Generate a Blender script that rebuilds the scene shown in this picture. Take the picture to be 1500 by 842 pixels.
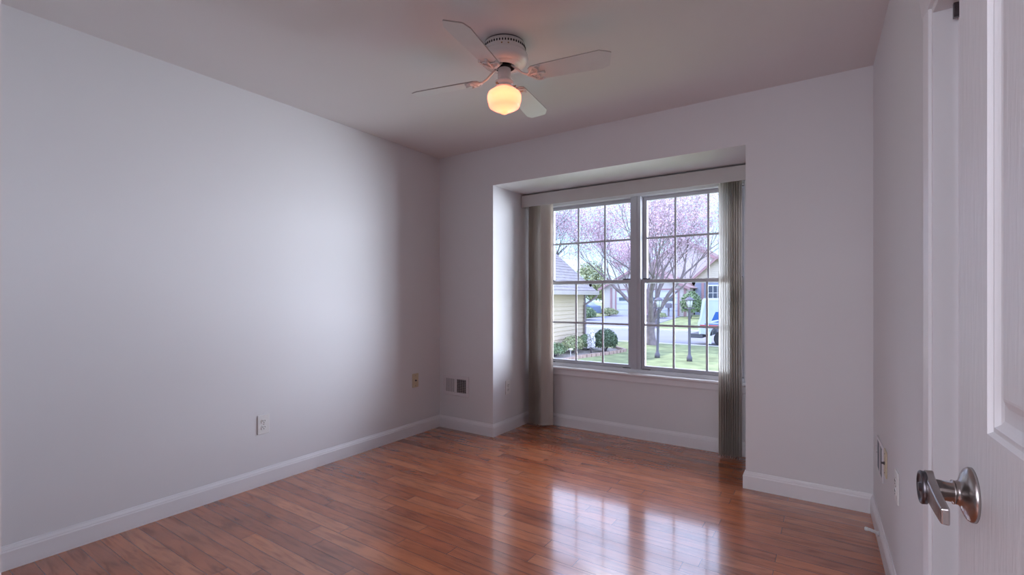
import bpy, bmesh, math, random
from mathutils import Vector, Matrix
random.seed(7)
for o in list(bpy.data.objects): bpy.data.objects.remove(o)
scene = bpy.context.scene
COL = scene.collection
PI = math.pi

# ------------------------------------------------------------------ camera
CAM = Vector((2.961, -3.248, 1.178))
YAW = math.atan(465/697)
cd = bpy.data.cameras.new('camera'); cam = bpy.data.objects.new('camera', cd); COL.objects.link(cam)
cam.location = CAM; cam.rotation_euler = (PI/2, 0, YAW)
cd.sensor_width = 36; cd.lens = 36*697/1500; cd.shift_y = 14/1500; cd.clip_start = 0.02; cd.clip_end = 500
scene.camera = cam
# ------------------------------------------------------------------ view
vs = scene.view_settings
vs.view_transform = 'Standard'; vs.look = 'None'; vs.gamma = 1; vs.exposure = 0.72; vs.use_curve_mapping = False
# ------------------------------------------------------------------ sky
w = bpy.data.worlds.new('sky'); scene.world = w; w.use_nodes = True
nt = w.node_tree; nt.nodes.clear()
out = nt.nodes.new('ShaderNodeOutputWorld'); bg = nt.nodes.new('ShaderNodeBackground')
tc = nt.nodes.new('ShaderNodeTexCoord'); sp = nt.nodes.new('ShaderNodeSeparateXYZ'); cr = nt.nodes.new('ShaderNodeValToRGB')
nt.links.new(tc.outputs['Generated'], sp.inputs[0]); nt.links.new(sp.outputs['Z'], cr.inputs[0])
cr.color_ramp.elements[0].position = 0.0; cr.color_ramp.elements[0].color = (0.30, 0.42, 0.52, 1)
cr.color_ramp.elements[1].position = 0.6; cr.color_ramp.elements[1].color = (0.52, 0.62, 1.0, 1)
e = cr.color_ramp.elements.new(0.16); e.color = (0.23, 0.37, 0.47, 1)
e = cr.color_ramp.elements.new(0.34); e.color = (0.62, 0.74, 1.0, 1)
nt.links.new(cr.outputs[0], bg.inputs[0]); bg.inputs[1].default_value = 2.6
nt.links.new(bg.outputs[0], out.inputs[0])
# ------------------------------------------------------------------ sun and large added fill lights
def light(name, kind, loc, aim, energy, color, size=None, size_y=None, spread=None):
    l = bpy.data.lights.new(name, kind); o = bpy.data.objects.new(name, l); COL.objects.link(o)
    o.location = loc; l.energy = energy; l.color = color
    if aim is not None: o.rotation_euler = (Vector(aim)-Vector(loc)).to_track_quat('-Z', 'Y').to_euler()
    if kind == 'AREA':
        l.shape = 'RECTANGLE'; l.size = size; l.size_y = size_y or size
        if spread: l.spread = spread
    return o
sun = light('sun', 'SUN', (-10, 0, 20), (-10+.76, .03, 20-.62), 2.6, (1, .95, .86)); sun.data.angle = .01
light('outside_fill_right', 'AREA', (6.3, 5.6, 1.05), (0.7, -0.6, 1.7), 1350, (.82, .88, 1.0), 6.0, 3.6)  # fill added outside, right of the window and out of view
light('outside_fill_high', 'AREA', (1.6, 3.4, 4.0), (1.6, -0.9, 0.4), 240, (.84, .88, 1.0), 3.6, 1.6)  # second added fill, unseen above the window, boosts the daylight indoors
light('hall_fill', 'AREA', (2.3, -5.2, 1.7), (1.7, 0.0, 1.3), 44, (.86, .88, 1.0), 2.2, 1.6)  # made-up fill behind the camera, not an actual hall lamp

# ------------------------------------------------------------------ materials
def mat(name, col, rough=.5, metal=0, var=.06, vscale=3.0, bump=0.0, bscale=60, spec=.5, coat=0, emis=None, es=0, trans=0, stretch=(1,1,1)):
    m = bpy.data.materials.new(name); m.use_nodes = True; n = m.node_tree.nodes; L = m.node_tree.links
    b = n['Principled BSDF']
    b.inputs['Roughness'].default_value = rough; b.inputs['Metallic'].default_value = metal
    b.inputs['Specular IOR Level'].default_value = spec; b.inputs['Coat Weight'].default_value = coat
    t = n.new('ShaderNodeTexCoord'); mp = n.new('ShaderNodeMapping'); mp.inputs['Scale'].default_value = stretch
    L.new(t.outputs['Object'], mp.inputs[0])
    nz = n.new('ShaderNodeTexNoise'); nz.inputs['Scale'].default_value = vscale; nz.inputs['Detail'].default_value = 4
    L.new(mp.outputs[0], nz.inputs['Vector'])
    r = n.new('ShaderNodeValToRGB'); c = col
    r.color_ramp.elements[0].position = .3; r.color_ramp.elements[1].position = .7
    r.color_ramp.elements[0].color = (c[0]*(1-var), c[1]*(1-var), c[2]*(1-var), 1)
    r.color_ramp.elements[1].color = (min(1, c[0]*(1+var)), min(1, c[1]*(1+var)), min(1, c[2]*(1+var)), 1)
    L.new(nz.outputs[0], r.inputs[0]); L.new(r.outputs[0], b.inputs['Base Color'])
    if bump:
        n2 = n.new('ShaderNodeTexNoise'); n2.inputs['Scale'].default_value = bscale; n2.inputs['Detail'].default_value = 3
        L.new(mp.outputs[0], n2.inputs['Vector'])
        bp = n.new('ShaderNodeBump'); bp.inputs['Strength'].default_value = bump; bp.inputs['Distance'].default_value = .002
        L.new(n2.outputs[0], bp.inputs['Height']); L.new(bp.outputs[0], b.inputs['Normal'])
    if emis: b.inputs['Emission Color'].default_value = (*emis, 1); b.inputs['Emission Strength'].default_value = es
    if trans: b.inputs['Transmission Weight'].default_value = trans
    return m

def floor_material():
    m = bpy.data.materials.new('hardwood'); m.use_nodes = True; n = m.node_tree.nodes; L = m.node_tree.links
    b = n['Principled BSDF']; t = n.new('ShaderNodeTexCoord')
    mp = n.new('ShaderNodeMapping'); L.new(t.outputs['Object'], mp.inputs[0])
    br = n.new('ShaderNodeTexBrick'); L.new(mp.outputs[0], br.inputs['Vector'])
    br.inputs['Scale'].default_value = 1; br.inputs['Brick Width'].default_value = .92; br.inputs['Row Height'].default_value = .0762
    br.inputs['Mortar Size'].default_value = .0010; br.inputs['Mortar Smooth'].default_value = .1; br.offset = .37; br.offset_frequency = 3
    br.squash = 1.35; br.squash_frequency = 2
    br.inputs['Color1'].default_value = (0, 0, 0, 1); br.inputs['Color2'].default_value = (1, 1, 1, 1); br.inputs['Mortar'].default_value = (.5, .5, .5, 1)
    cr = n.new('ShaderNodeValToRGB'); L.new(br.outputs['Color'], cr.inputs[0])
    E = cr.color_ramp.elements; E[0].color = (.37, .108, .048, 1); E[1].color = (.58, .21, .092, 1)
    for p, c in ((.3, (.46, .142, .058, 1)), (.55, (.52, .162, .060, 1)), (.75, (.46, .155, .072, 1))):
        q = E.new(p); q.color = c
    # grain, shifted board by board
    sc = n.new('ShaderNodeVectorMath'); sc.operation = 'SCALE'; sc.inputs['Scale'].default_value = 13.0; L.new(br.outputs['Color'], sc.inputs[0])
    ad = n.new('ShaderNodeVectorMath'); ad.operation = 'ADD'; L.new(t.outputs['Object'], ad.inputs[0]); L.new(sc.outputs[0], ad.inputs[1])
    m2 = n.new('ShaderNodeMapping'); m2.inputs['Scale'].default_value = (2.2, 16, 2); L.new(ad.outputs[0], m2.inputs[0])
    nz = n.new('ShaderNodeTexNoise'); nz.inputs['Scale'].default_value = 1.6; nz.inputs['Detail'].default_value = 6; nz.inputs['Distortion'].default_value = 1.4
    L.new(m2.outputs[0], nz.inputs['Vector'])
    g = n.new('ShaderNodeValToRGB'); L.new(nz.outputs[0], g.inputs[0])
    g.color_ramp.elements[0].position = .34; g.color_ramp.elements[0].color = (.60, .48, .46, 1)
    g.color_ramp.elements[1].position = .58; g.color_ramp.elements[1].color = (1.05, 1.0, 1.0, 1)
    q = g.color_ramp.elements.new(.46); q.color = (.86, .82, .84, 1)
    mx = n.new('ShaderNodeMix'); mx.data_type = 'RGBA'; mx.blend_type = 'MULTIPLY'; mx.inputs['Factor'].default_value = .8
    L.new(cr.outputs[0], mx.inputs['A']); L.new(g.outputs[0], mx.inputs['B'])
    # broad tonal clouds
    n3 = n.new('ShaderNodeTexNoise'); n3.inputs['Scale'].default_value = 3.5; n3.inputs['Detail'].default_value = 3; L.new(ad.outputs[0], n3.inputs['Vector'])
    g3 = n.new('ShaderNodeMapRange'); g3.inputs['From Min'].default_value = .3; g3.inputs['From Max'].default_value = .7; g3.inputs['To Min'].default_value = .82; g3.inputs['To Max'].default_value = 1.15
    L.new(n3.outputs[0], g3.inputs[0])
    vm = n.new('ShaderNodeVectorMath'); vm.operation = 'SCALE'; L.new(mx.outputs['Result'], vm.inputs[0]); L.new(g3.outputs[0], vm.inputs['Scale'])
    # seams
    mm = n.new('ShaderNodeMix'); mm.data_type = 'RGBA'; L.new(br.outputs['Fac'], mm.inputs['Factor']); L.new(vm.outputs[0], mm.inputs['A'])
    mm.inputs['B'].default_value = (.085, .028, .02, 1)
    L.new(mm.outputs['Result'], b.inputs['Base Color'])
    bp = n.new('ShaderNodeBump'); bp.invert = True; bp.inputs['Strength'].default_value = .5; bp.inputs['Distance'].default_value = .0015
    L.new(br.outputs['Fac'], bp.inputs['Height']); 
    b2 = n.new('ShaderNodeBump'); b2.inputs['Strength'].default_value = .03; b2.inputs['Distance'].default_value = .001
    L.new(nz.outputs[0], b2.inputs['Height']); L.new(bp.outputs[0], b2.inputs['Normal']); L.new(b2.outputs[0], b.inputs['Normal'])
    b.inputs['Roughness'].default_value = .2; b.inputs['Specular IOR Level'].default_value = .6
    b.inputs['Coat Weight'].default_value = .8; b.inputs['Coat Roughness'].default_value = .09
    return m

def glass_material():
    m = bpy.data.materials.new('window_glass'); m.use_nodes = True; n = m.node_tree.nodes; L = m.node_tree.links; n.clear()
    o = n.new('ShaderNodeOutputMaterial'); mx = n.new('ShaderNodeMixShader'); tr = n.new('ShaderNodeBsdfTransparent'); gl = n.new('ShaderNodeBsdfGlossy')
    gl.inputs['Roughness'].default_value = .02; tr.inputs[0].default_value = (.96, .97, .98, 1)
    fr = n.new('ShaderNodeFresnel'); fr.inputs['IOR'].default_value = 1.25
    L.new(fr.outputs[0], mx.inputs[0]); L.new(tr.outputs[0], mx.inputs[1]); L.new(gl.outputs[0], mx.inputs[2]); L.new(mx.outputs[0], o.inputs[0])
    return m

def banded(name, c1, c2, axis, period, rough=.7):
    """thin darker joints every period along one object axis"""
    m = mat(name, c1, rough, var=.08, vscale=1.5); n = m.node_tree.nodes; L = m.node_tree.links; b = n['Principled BSDF']
    src = b.inputs['Base Color'].links[0].from_socket
    t = n.new('ShaderNodeTexCoord'); s = n.new('ShaderNodeSeparateXYZ'); L.new(t.outputs['Object'], s.inputs[0])
    d = n.new('ShaderNodeMath'); d.operation = 'DIVIDE'; d.inputs[1].default_value = period; L.new(s.outputs[axis], d.inputs[0])
    f = n.new('ShaderNodeMath'); f.operation = 'FRACT'; L.new(d.outputs[0], f.inputs[0])
    g = n.new('ShaderNodeMath'); g.operation = 'LESS_THAN'; g.inputs[1].default_value = .16; L.new(f.outputs[0], g.inputs[0])
    x = n.new('ShaderNodeMix'); x.data_type = 'RGBA'; L.new(g.outputs[0], x.inputs['Factor']); L.new(src, x.inputs['A']); x.inputs['B'].default_value = (*c2, 1)
    L.new(x.outputs['Result'], b.inputs['Base Color'])
    return m

M = {}
M['wall'] = mat('wall_paint', (.79, .78, .80), .6, var=.012, vscale=.8, bump=.08, bscale=240)
M['ceil'] = mat('ceiling_paint', (.79, .755, .76), .75, var=.012, vscale=.8, bump=.1, bscale=200)
M['trim'] = mat('trim_paint', (.86, .845, .87), .32, var=.012, bump=.03, bscale=90)
M['floor'] = floor_material()
M['glass'] = glass_material()
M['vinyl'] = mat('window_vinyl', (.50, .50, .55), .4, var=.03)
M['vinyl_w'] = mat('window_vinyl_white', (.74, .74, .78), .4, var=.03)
M['dark'] = mat('dark_gap', (.02, .02, .022), .7)
M['blind'] = mat('blind_vinyl', (.78, .74, .70), .45, var=.04, bump=.06, bscale=300)
def let_light_through(m, fac, col):
    n = m.node_tree.nodes; L = m.node_tree.links; o = n['Material Output']; t = n.new('ShaderNodeBsdfTranslucent'); t.inputs[0].default_value = (*col, 1)
    x = n.new('ShaderNodeMixShader'); x.inputs[0].default_value = fac; L.new(n['Principled BSDF'].outputs[0], x.inputs[1]); L.new(t.outputs[0], x.inputs[2]); L.new(x.outputs[0], o.inputs[0])
let_light_through(M['blind'], .45, (.82, .76, .70))
M['valance'] = mat('valance_vinyl', (.60, .58, .56), .4, var=.03)
M['fan'] = mat('fan_enamel', (.82, .79, .78), .25, var=.02, coat=.3)
M['blade'] = mat('fan_blade', (.76, .76, .75), .4, var=.03, vscale=8, bump=.05, bscale=80)
M['blade_edge'] = mat('blade_edge', (.46, .42, .40), .5)
M['brass'] = mat('aged_brass', (.42, .28, .16), .4, .8)
M['plate'] = mat('outlet_white', (.84, .83, .82), .35, var=.02)
M['plate_cream'] = mat('plate_ivory', (.68, .58, .42), .4, var=.03)
M['register'] = mat('register_enamel', (.78, .75, .78), .4, var=.02)
M['register_shaded'] = mat('register_shaded', (.30, .30, .33), .5)  # shade between the louvers put into their colour
M['door'] = mat('door_paint', (.78, .775, .80), .42, var=.015, bump=.35, bscale=120, stretch=(1, 1, .12))
M['nickel'] = mat('satin_nickel', (.46, .43, .42), .26, 1.0, var=.05, vscale=30)
M['nickel_dark'] = mat('dark_nickel', (.13, .12, .13), .35, 1.0)
M['rubber'] = mat('white_rubber', (.8, .8, .78), .6)
# outside
M['grass'] = mat('lawn', (.24, .28, .13), .95, var=.35, vscale=2.2, bump=.6, bscale=30)
M['asphalt'] = mat('asphalt', (.25, .25, .29), .9, var=.06, vscale=.6)
M['drive'] = mat('driveway', (.26, .26, .33), .9, var=.06, vscale=.5)
M['concrete'] = mat('concrete', (.72, .70, .68), .9, var=.05)
M['mulch'] = mat('mulch', (.30, .27, .24), .95, var=.3, vscale=8)
M['brickedge'] = mat('brick_edging', (.42, .30, .26), .9, var=.2, vscale=9)
M['siding_y'] = mat('siding_yellow', (.62, .51, .39), .6, var=.04, vscale=1)
M['siding_w'] = mat('siding_white', (.66, .60, .58), .6, var=.04, vscale=1)
M['siding_b'] = mat('siding_blue', (.30, .33, .44), .6, var=.04, vscale=1)
M['siding_c'] = mat('siding_cream', (.66, .57, .47), .6, var=.04, vscale=1)
M['shingle'] = mat('shingle_taupe', (.36, .32, .32), .9, var=.16, vscale=7)
M['shingle_p'] = mat('shingle_rose', (.48, .34, .34), .9, var=.16, vscale=4)
M['brown'] = mat('brown_trim', (.24, .20, .22), .6)
M['rosetrim'] = mat('rose_trim', (.42, .25, .27), .6)
M['ext_white'] = mat('exterior_white', (.82, .80, .82), .5)
M['garage'] = banded('garage_panels', (.66, .68, .80), (.5, .52, .62), 2, .53, .5)
M['win_dark'] = mat('far_window_glass', (.10, .12, .16), .15, spec=.8)
M['bark'] = mat('bark', (.26, .21, .22), .9, var=.25, vscale=6)
M['bark_d'] = mat('bark_dark', (.17, .14, .17), .9, var=.25, vscale=6)
M['blossom'] = mat('pink_blossom', (.70, .51, .60), .8, var=.22, vscale=1.2)
M['blossom_d'] = mat('mauve_bud', (.60, .46, .55), .8, var=.25, vscale=1.2)
M['leaf_d'] = mat('leaf_dark', (.10, .15, .09), .7, var=.3, vscale=4)
M['leaf_m'] = mat('leaf_mid', (.20, .28, .15), .7, var=.3, vscale=4)
M['leaf_y'] = mat('leaf_yellow_green', (.36, .40, .22), .7, var=.25, vscale=2)
M['leaf_w'] = mat('white_flower', (.85, .83, .88), .7, var=.1, vscale=4)
M['taupe'] = mat('taupe_trim', (.46, .41, .40), .6)
M['post'] = mat('lamp_post_paint', (.13, .12, .16), .5)
M['lantern'] = mat('lantern_glass', (.70, .72, .76), .2)
M['truck'] = mat('truck_white', (.80, .86, .90), .35, coat=.3)
M['truck_side'] = mat('truck_pale_blue', (.62, .70, .76), .35, coat=.3)
M['truck_blue'] = mat('truck_blue', (.03, .13, .48), .4)
M['truck_red'] = mat('truck_red', (.6, .06, .10), .4)
M['tire'] = mat('tire', (.05, .05, .055), .8)
M['hub'] = mat('wheel_hub', (.4, .4, .42), .4, .5)
M['bumper'] = mat('bumper_grey', (.12, .12, .14), .6)
M['car'] = mat('car_blue', (.14, .20, .32), .35, coat=.3)
M['hyd'] = mat('hydrant_grey', (.22, .20, .24), .6)

# ------------------------------------------------------------------ helpers
def tag(o, label=None, cat=None, group=None, kind=None):
    if label: o['label'] = label
    if cat: o['category'] = cat
    if group: o['group'] = group
    if kind: o['kind'] = kind
    return o
def empty(name, loc=(0, 0, 0), rz=0, **k):
    o = bpy.data.objects.new(name, None); COL.objects.link(o); o.location = loc; o.rotation_euler = (0, 0, rz); o.empty_display_size = .1
    return tag(o, **k)
class MB:
    """collects simple solids into one mesh"""
    def __init__(s): s.b = bmesh.new(); s.mi = 0
    def face(s, pts, mi=0):
        f = s.b.faces.new([s.b.verts.new(p) for p in pts]); f.material_index = mi; return f
    def box(s, x0, x1, y0, y1, z0, z1, mi=0, mtx=None):
        v = [Vector((x, y, z)) for x in (x0, x1) for y in (y0, y1) for z in (z0, z1)]
        if mtx: v = [mtx @ p for p in v]
        v = [s.b.verts.new(p) for p in v]
        for q in ((0, 1, 3, 2), (4, 6, 7, 5), (0, 4, 5, 1), (2, 3, 7, 6), (0, 2, 6, 4), (1, 5, 7, 3)):
            f = s.b.faces.new([v[i] for i in q]); f.material_index = mi
        return s
    def prism(s, pts, axis, a, b, mi=0, mtx=None):
        """extrude a 2D outline along an axis ('x','y','z')"""
        def P(p, t):
            q = {'x': (t, p[0], p[1]), 'y': (p[0], t, p[1]), 'z': (p[0], p[1], t)}[axis]
            q = Vector(q); return mtx @ q if mtx else q
        A = [s.b.verts.new(P(p, a)) for p in pts]; B = [s.b.verts.new(P(p, b)) for p in pts]; n = len(pts)
        for i in range(n):
            f = s.b.faces.new((A[i], A[(i+1) % n], B[(i+1) % n], B[i])); f.material_index = mi
        for F in (A[::-1], B):
            f = s.b.faces.new(F); f.material_index = mi
        return s
    def lathe(s, prof, seg=32, mi=0, mtx=None, cap=True):
        """profile of (radius, z)"""
        rings = []
        for r, z in prof:
            ring = []
            for i in range(seg):
                a = 2*PI*i/seg; p = Vector((r*math.cos(a), r*math.sin(a), z)); ring.append(s.b.verts.new(mtx @ p if mtx else p))
            rings.append(ring)
        for a, b in zip(rings, rings[1:]):
            for i in range(seg):
                f = s.b.faces.new((a[i], a[(i+1) % seg], b[(i+1) % seg], b[i])); f.material_index = mi; f.smooth = True
        if cap:
            for r in (rings[0][::-1], rings[-1]):
                f = s.b.faces.new(r); f.material_index = mi
        return s
    def tube(s, pts, rad, seg=8, mi=0, cap=True, flat=None):
        pts = [Vector(p) for p in pts]; n = len(pts)
        rads = rad if isinstance(rad, (list, tuple)) else [rad]*n
        prev = None; rings = []
        for i, p in enumerate(pts):
            t = (pts[min(i+1, n-1)]-pts[max(i-1, 0)]).normalized()
            if prev is None:
                u = t.cross(Vector((0, 0, 1)));
                if u.length < .05: u = t.cross(Vector((1, 0, 0)))
            else: u = prev - t*prev.dot(t)
            u.normalize(); prev = u; v = t.cross(u)
            k = flat or 1
            rings.append([s.b.verts.new(p+u*rads[i]*math.cos(2*PI*j/seg)+v*rads[i]*k*math.sin(2*PI*j/seg)) for j in range(seg)])
        for a, b in zip(rings, rings[1:]):
            for j in range(seg):
                f = s.b.faces.new((a[j], a[(j+1) % seg], b[(j+1) % seg], b[j])); f.smooth = True; f.material_index = mi
        if cap:
            s.b.faces.new(rings[0][::-1]).material_index = mi; s.b.faces.new(rings[-1]).material_index = mi
        return s
    def build(s, name, mats, parent=None, bevel=0, smooth=False, loc=None, segs=2, recalc=True):
        if recalc: bmesh.ops.recalc_face_normals(s.b, faces=s.b.faces)
        me = bpy.data.meshes.new(name); s.b.to_mesh(me); s.b.free()
        for m in (mats if isinstance(mats, (list, tuple)) else [mats]): me.materials.append(m)
        if smooth:
            for p in me.polygons: p.use_smooth = True
        o = bpy.data.objects.new(name, me); COL.objects.link(o)
        if parent: o.parent = parent
        if loc: o.location = loc
        if bevel:
            b = o.modifiers.new('bevel', 'BEVEL'); b.width = bevel; b.segments = segs; b.limit_method = 'ANGLE'; b.angle_limit = .6
        return o
def box(name, d, m, parent=None, bevel=0): return MB().box(*d).build(name, m, parent, bevel)
def struct(o): o['kind'] = 'structure'; return o

# ================================================================== ROOM SHELL
H = 2.44; RW = 3.16; K = .0192            # right wall leans out very slightly from square
AX0, AX1, AY, AZ = .602, 2.53, .63, 2.12   # window alcove
def rx(y): return RW - K*y
YB = -3.15                                  # rear wall with the doorway the camera stands in
# floor (room, alcove, hall)
b = MB(); b.box(-.15, 5.2, -6.4, 0.9, -.12, 0); struct(b.build('floor', M['floor']))
b = MB(); b.box(-.15, 5.2, -6.4, .9, H, H+.15)
struct(b.build('ceiling', M['ceil']))
b = MB(); b.box(-.15, 0, -6.4, .12, 0, H); struct(b.build('wall_left', M['wall']))
# window wall: left pier, right pier, header above the alcove
b = MB(); b.box(0, AX0, 0, .12, 0, H); b.box(AX1, RW+.2, 0, .12, 0, H); b.box(AX0, AX1, 0, .12, AZ, H)
struct(b.build('wall_window_side', M['wall']))
b = MB(); b.box(AX0-.12, AX0, .12, .9, -.1, AZ+.1)
struct(b.build('wall_alcove_left', M['wall']))
b = MB(); b.box(AX1, AX1+.12, .12, .9, -.1, AZ+.1); struct(b.build('wall_alcove_right', M['wall']))
b = MB(); b.box(AX0, AX1, .12, .9, AZ, AZ+.1); struct(b.build('ceiling_alcove', M['wall']))
WX0, WX1, WZ0, WZ1 = .725, 2.475, .545, 2.045   # rough opening
b = MB(); b.box(AX0, AX1, AY, .80, 0, WZ0); b.box(AX0, AX1, AY, .80, WZ1, AZ); b.box(AX0, WX0, AY, .80, WZ0, WZ1); b.box(WX1, AX1, AY, .80, WZ0, WZ1)
struct(b.build('wall_alcove_back', M['wall']))
# right wall with closet opening
CY0, CY1, CZ = -2.50, -1.56, 1.95
b = MB()
def rseg(b, y0, y1, z0, z1, x_in=0.0, th=.13):
    b.prism([(rx(y0)+x_in, y0), (rx(y1)+x_in, y1), (rx(y1)+th, y1), (rx(y0)+th, y0)], 'z', z0, z1)
rseg(b, CY1, .12, 0, H); rseg(b, CY0, CY1, CZ, H); rseg(b, YB-.12, CY0, 0, H)
struct(b.build('wall_right', M['wall']))
b = MB(); b.box(3.9, 4.0, -2.7, -1.3, 0, H); b.box(3.3, 3.9, -1.4, -1.3, 0, H); b.box(3.3, 3.9, -2.7, -2.6, 0, H)
struct(b.build('wall_closet', M['wall']))
# rear wall with doorway, and the hall behind
DX0, DX1 = 2.36, 3.16
b = MB(); b.box(0, DX0, YB-.12, YB, 0, H); b.box(DX0, DX1, YB-.12, YB, 2.06, H); b.box(DX1, 3.235, YB-.12, YB, 0, H)
struct(b.build('wall_rear', M['wall']))
b = MB(); b.box(0, 5.1, -6.4, -6.28, 0, H); b.box(5.1, 5.2, -6.28, -2.9, 0, H); b.box(3.36, 5.1, YB-.12, YB, 0, H)
struct(b.build('wall_hall', M['wall']))

# ------------------------------------------------------------------ baseboards: profile swept along a wall
BH = .105
def baseboard(name, p0, p1, nrm, m0=0, m1=0):
    """p0->p1 along the wall foot, nrm = direction into the room; m0/m1 shift ends for mitres"""
    p0, p1, nrm = Vector((*p0, 0)), Vector((*p1, 0)), Vector((*nrm, 0)).normalized()
    t = (p1-p0).normalized()
    prof = [(0, 0), (.014, 0), (.014, .078), (.0115, .084), (.0115, .088), (.006, .098), (.004, BH), (0, BH)]
    b = MB(); A = []; B = []
    for d, z in prof:
        A.append(b.b.verts.new(p0+nrm*d+t*(m0*d)+Vector((0, 0, z)))); B.append(b.b.verts.new(p1+nrm*d-t*(m1*d)+Vector((0, 0, z))))
    n = len(prof)
    for i in range(n): b.b.faces.new((A[i], A[(i+1) % n], B[(i+1) % n], B[i]))
    b.b.faces.new(A[::-1]); b.b.faces.new(B)
    return struct(b.build(name, M['trim']))
baseboard('baseboard_left', (0, YB), (0, 0), (1, 0), 0, 1)
baseboard('baseboard_window_left', (0, 0), (AX0, 0), (0, -1), 1, -1)
baseboard('baseboard_alcove_left', (AX0, 0), (AX0, AY), (1, 0), -1, 1)
baseboard('baseboard_alcove_back', (AX0, AY), (AX1, AY), (0, -1), 1, 1)
baseboard('baseboard_alcove_right', (AX1, 0), (AX1, AY), (-1, 0), -1, 1)
baseboard('baseboard_window_right', (AX1, 0), (RW, 0), (0, -1), -1, 1)
baseboard('baseboard_right', (rx(CY1+.07), CY1+.07), (RW, 0), (-1, -K), 0, 1)
baseboard('baseboard_rear', (0, YB), (DX0-.06, YB), (0, 1), 1, 0)

# ------------------------------------------------------------------ window
win = struct(empty('window_1', (0, 0, 0)))
FY0, FY1 = .64, .76                       # frame depth
MX0, MX1 = 1.572, 1.655                   # centre mullion
b = MB()
b.box(WX0, WX0+.04, FY0, FY1, WZ0, WZ1); b.box(WX1-.04, WX1, FY0, FY1, WZ0, WZ1)
b.box(WX0+.04, WX1-.04, FY0, FY1, WZ1-.025, WZ1); b.box(WX0+.04, WX1-.04, FY0, FY1, WZ0, WZ0+.03)
b.build('frame', M['vinyl_w'], win, .002)
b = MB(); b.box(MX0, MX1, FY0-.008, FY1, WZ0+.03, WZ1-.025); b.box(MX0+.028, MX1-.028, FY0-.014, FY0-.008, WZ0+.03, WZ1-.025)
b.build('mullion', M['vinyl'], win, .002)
def sash(x0, x1, z0, z1, y, cols, row, th=.035, rail=.028, lockrail=None):
    s = MB()
    s.box(x0, x0+rail, y, y+th, z0, z1); s.box(x1-rail, x1, y, y+th, z0, z1)
    s.box(x0+rail, x1-rail, y, y+th, z0, z0+rail); s.box(x0+rail, x1-rail, y, y+th, z1-rail, z1)
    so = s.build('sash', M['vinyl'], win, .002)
    MB().box(x0+rail, x1-rail, y+th*.5-.002, y+th*.5+.002, z0+rail, z1-rail).build('pane', M['glass'], so)
    g = MB(); gy0, gy1 = y+th*.5-.008, y+th*.5-.003
    for c in cols: g.box(c-.0085, c+.0085, gy0, gy1, z0+rail, z1-rail)
    g.box(x0+rail, x1-rail, gy0-.001, gy1-.001, row-.0085, row+.0085)
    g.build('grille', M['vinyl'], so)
    return so
for (x0, x1, cols) in ((WX0+.042, MX0-.002, (1.050, 1.308)), (MX1+.002, WX1-.042, (1.917, 2.170))):
    up = sash(x0, x1, 1.292, WZ1-.027, .705, cols, 1.672)
    lo = sash(x0, x1, WZ0+.032, 1.325, .655, cols, .945)
    # sash lock and tilt latches on the meeting rail, lift latches on the bottom rail
    xm = (x0+x1)/2+.03
    k = MB(); k.box(xm-.012, xm+.012, .645, .657, 1.278, 1.294); k.lathe([(.009, 0), (.009, .012)], 12, mtx=Matrix.Translation((xm, .652, 1.27))@Matrix.Rotation(0, 4, 'X')); k.build('sash_lock', M['dark'], lo, .001)
    for xx in (x0+.012, x1-.075): MB().box(xx, xx+.063, .651, .668, 1.326, 1.334).build('tilt_latch', M['dark'], lo, .001)
    for xx in (x0+.006, x1-.075): MB().box(xx, xx+.068, .648, .656, WZ0+.026, WZ0+.035).build('lift_latch', M['dark'], lo, .001)
# stool and apron
b = MB(); b.box(.66, 2.52, .572, .655, .527, .5455); struct(b.build('trim_1', M['trim'], None, .006, segs=3))
b = MB(); b.prism([(AY-.001, .465), (AY-.012, .465), (AY-.016, .475), (AY-.014, .515), (AY-.02, .5268), (AY-.001, .5268)], 'x', .69, 2.50)
struct(b.build('trim_2', M['trim'], None, .001))

# ------------------------------------------------------------------ vertical blinds
vb = empty('vertical_blind', (1.56, .5, 0), label='off-white vertical blind drawn open into two stacks beside the window, under its valance', cat='window blind')
vb.location = (0, 0, 0)
b = MB(); b.prism([(.438, 2.0), (.443, 2.0), (.443, 2.098), (.448, 2.104), (.60, 2.104), (.60, 2.109), (.44, 2.109), (.436, 2.10)], 'x', AX0+.004, AX1-.008)
b.box(AX0+.004, AX0+.008, .443, .60, 2.0, 2.104); b.box(AX1-.012, AX1-.008, .443, .60, 2.0, 2.104)
b.build('valance', M['valance'], vb, .0008)
box('head_rail', (AX0+.03, AX1-.03, .492, .532, 2.05, 2.085), M['vinyl_w'], vb, .003)
def slat(x, ang, z0=.018):
    s = MB(); n = 6; Wd = .0445; curve = .004
    mt = Matrix.Translation((x, .512+random.uniform(-.007, .007), 0))@Matrix.Rotation(ang, 4, 'Z')
    A = []
    for i in range(n+1):
        u = -Wd+2*Wd*i/n; A.append((u, curve*(1-(u/Wd)**2)))
    pts = A+[(u, v-.0012) for u, v in A[::-1]]
    s.prism(pts, 'z', z0, 2.03, mtx=mt)
    so = s.build('slat', M['blind'], vb)
    c = MB(); c.box(-.006, .006, -.0015, .004, 2.03, 2.055, mtx=mt); c.build('slat_clip', M['vinyl_w'], so)
R = math.radians
for i in range(8): slat(.664+.0170*i, R(97-random.uniform(0, 4)-2*i))
for a, x in ((72, .797), (62, .808), (52, .819), (41, .830), (30, .842)): slat(x, R(a))
for i in range(10): slat(2.295+.0150*i, R(84+random.uniform(-3, 3)+.4*i))
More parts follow.
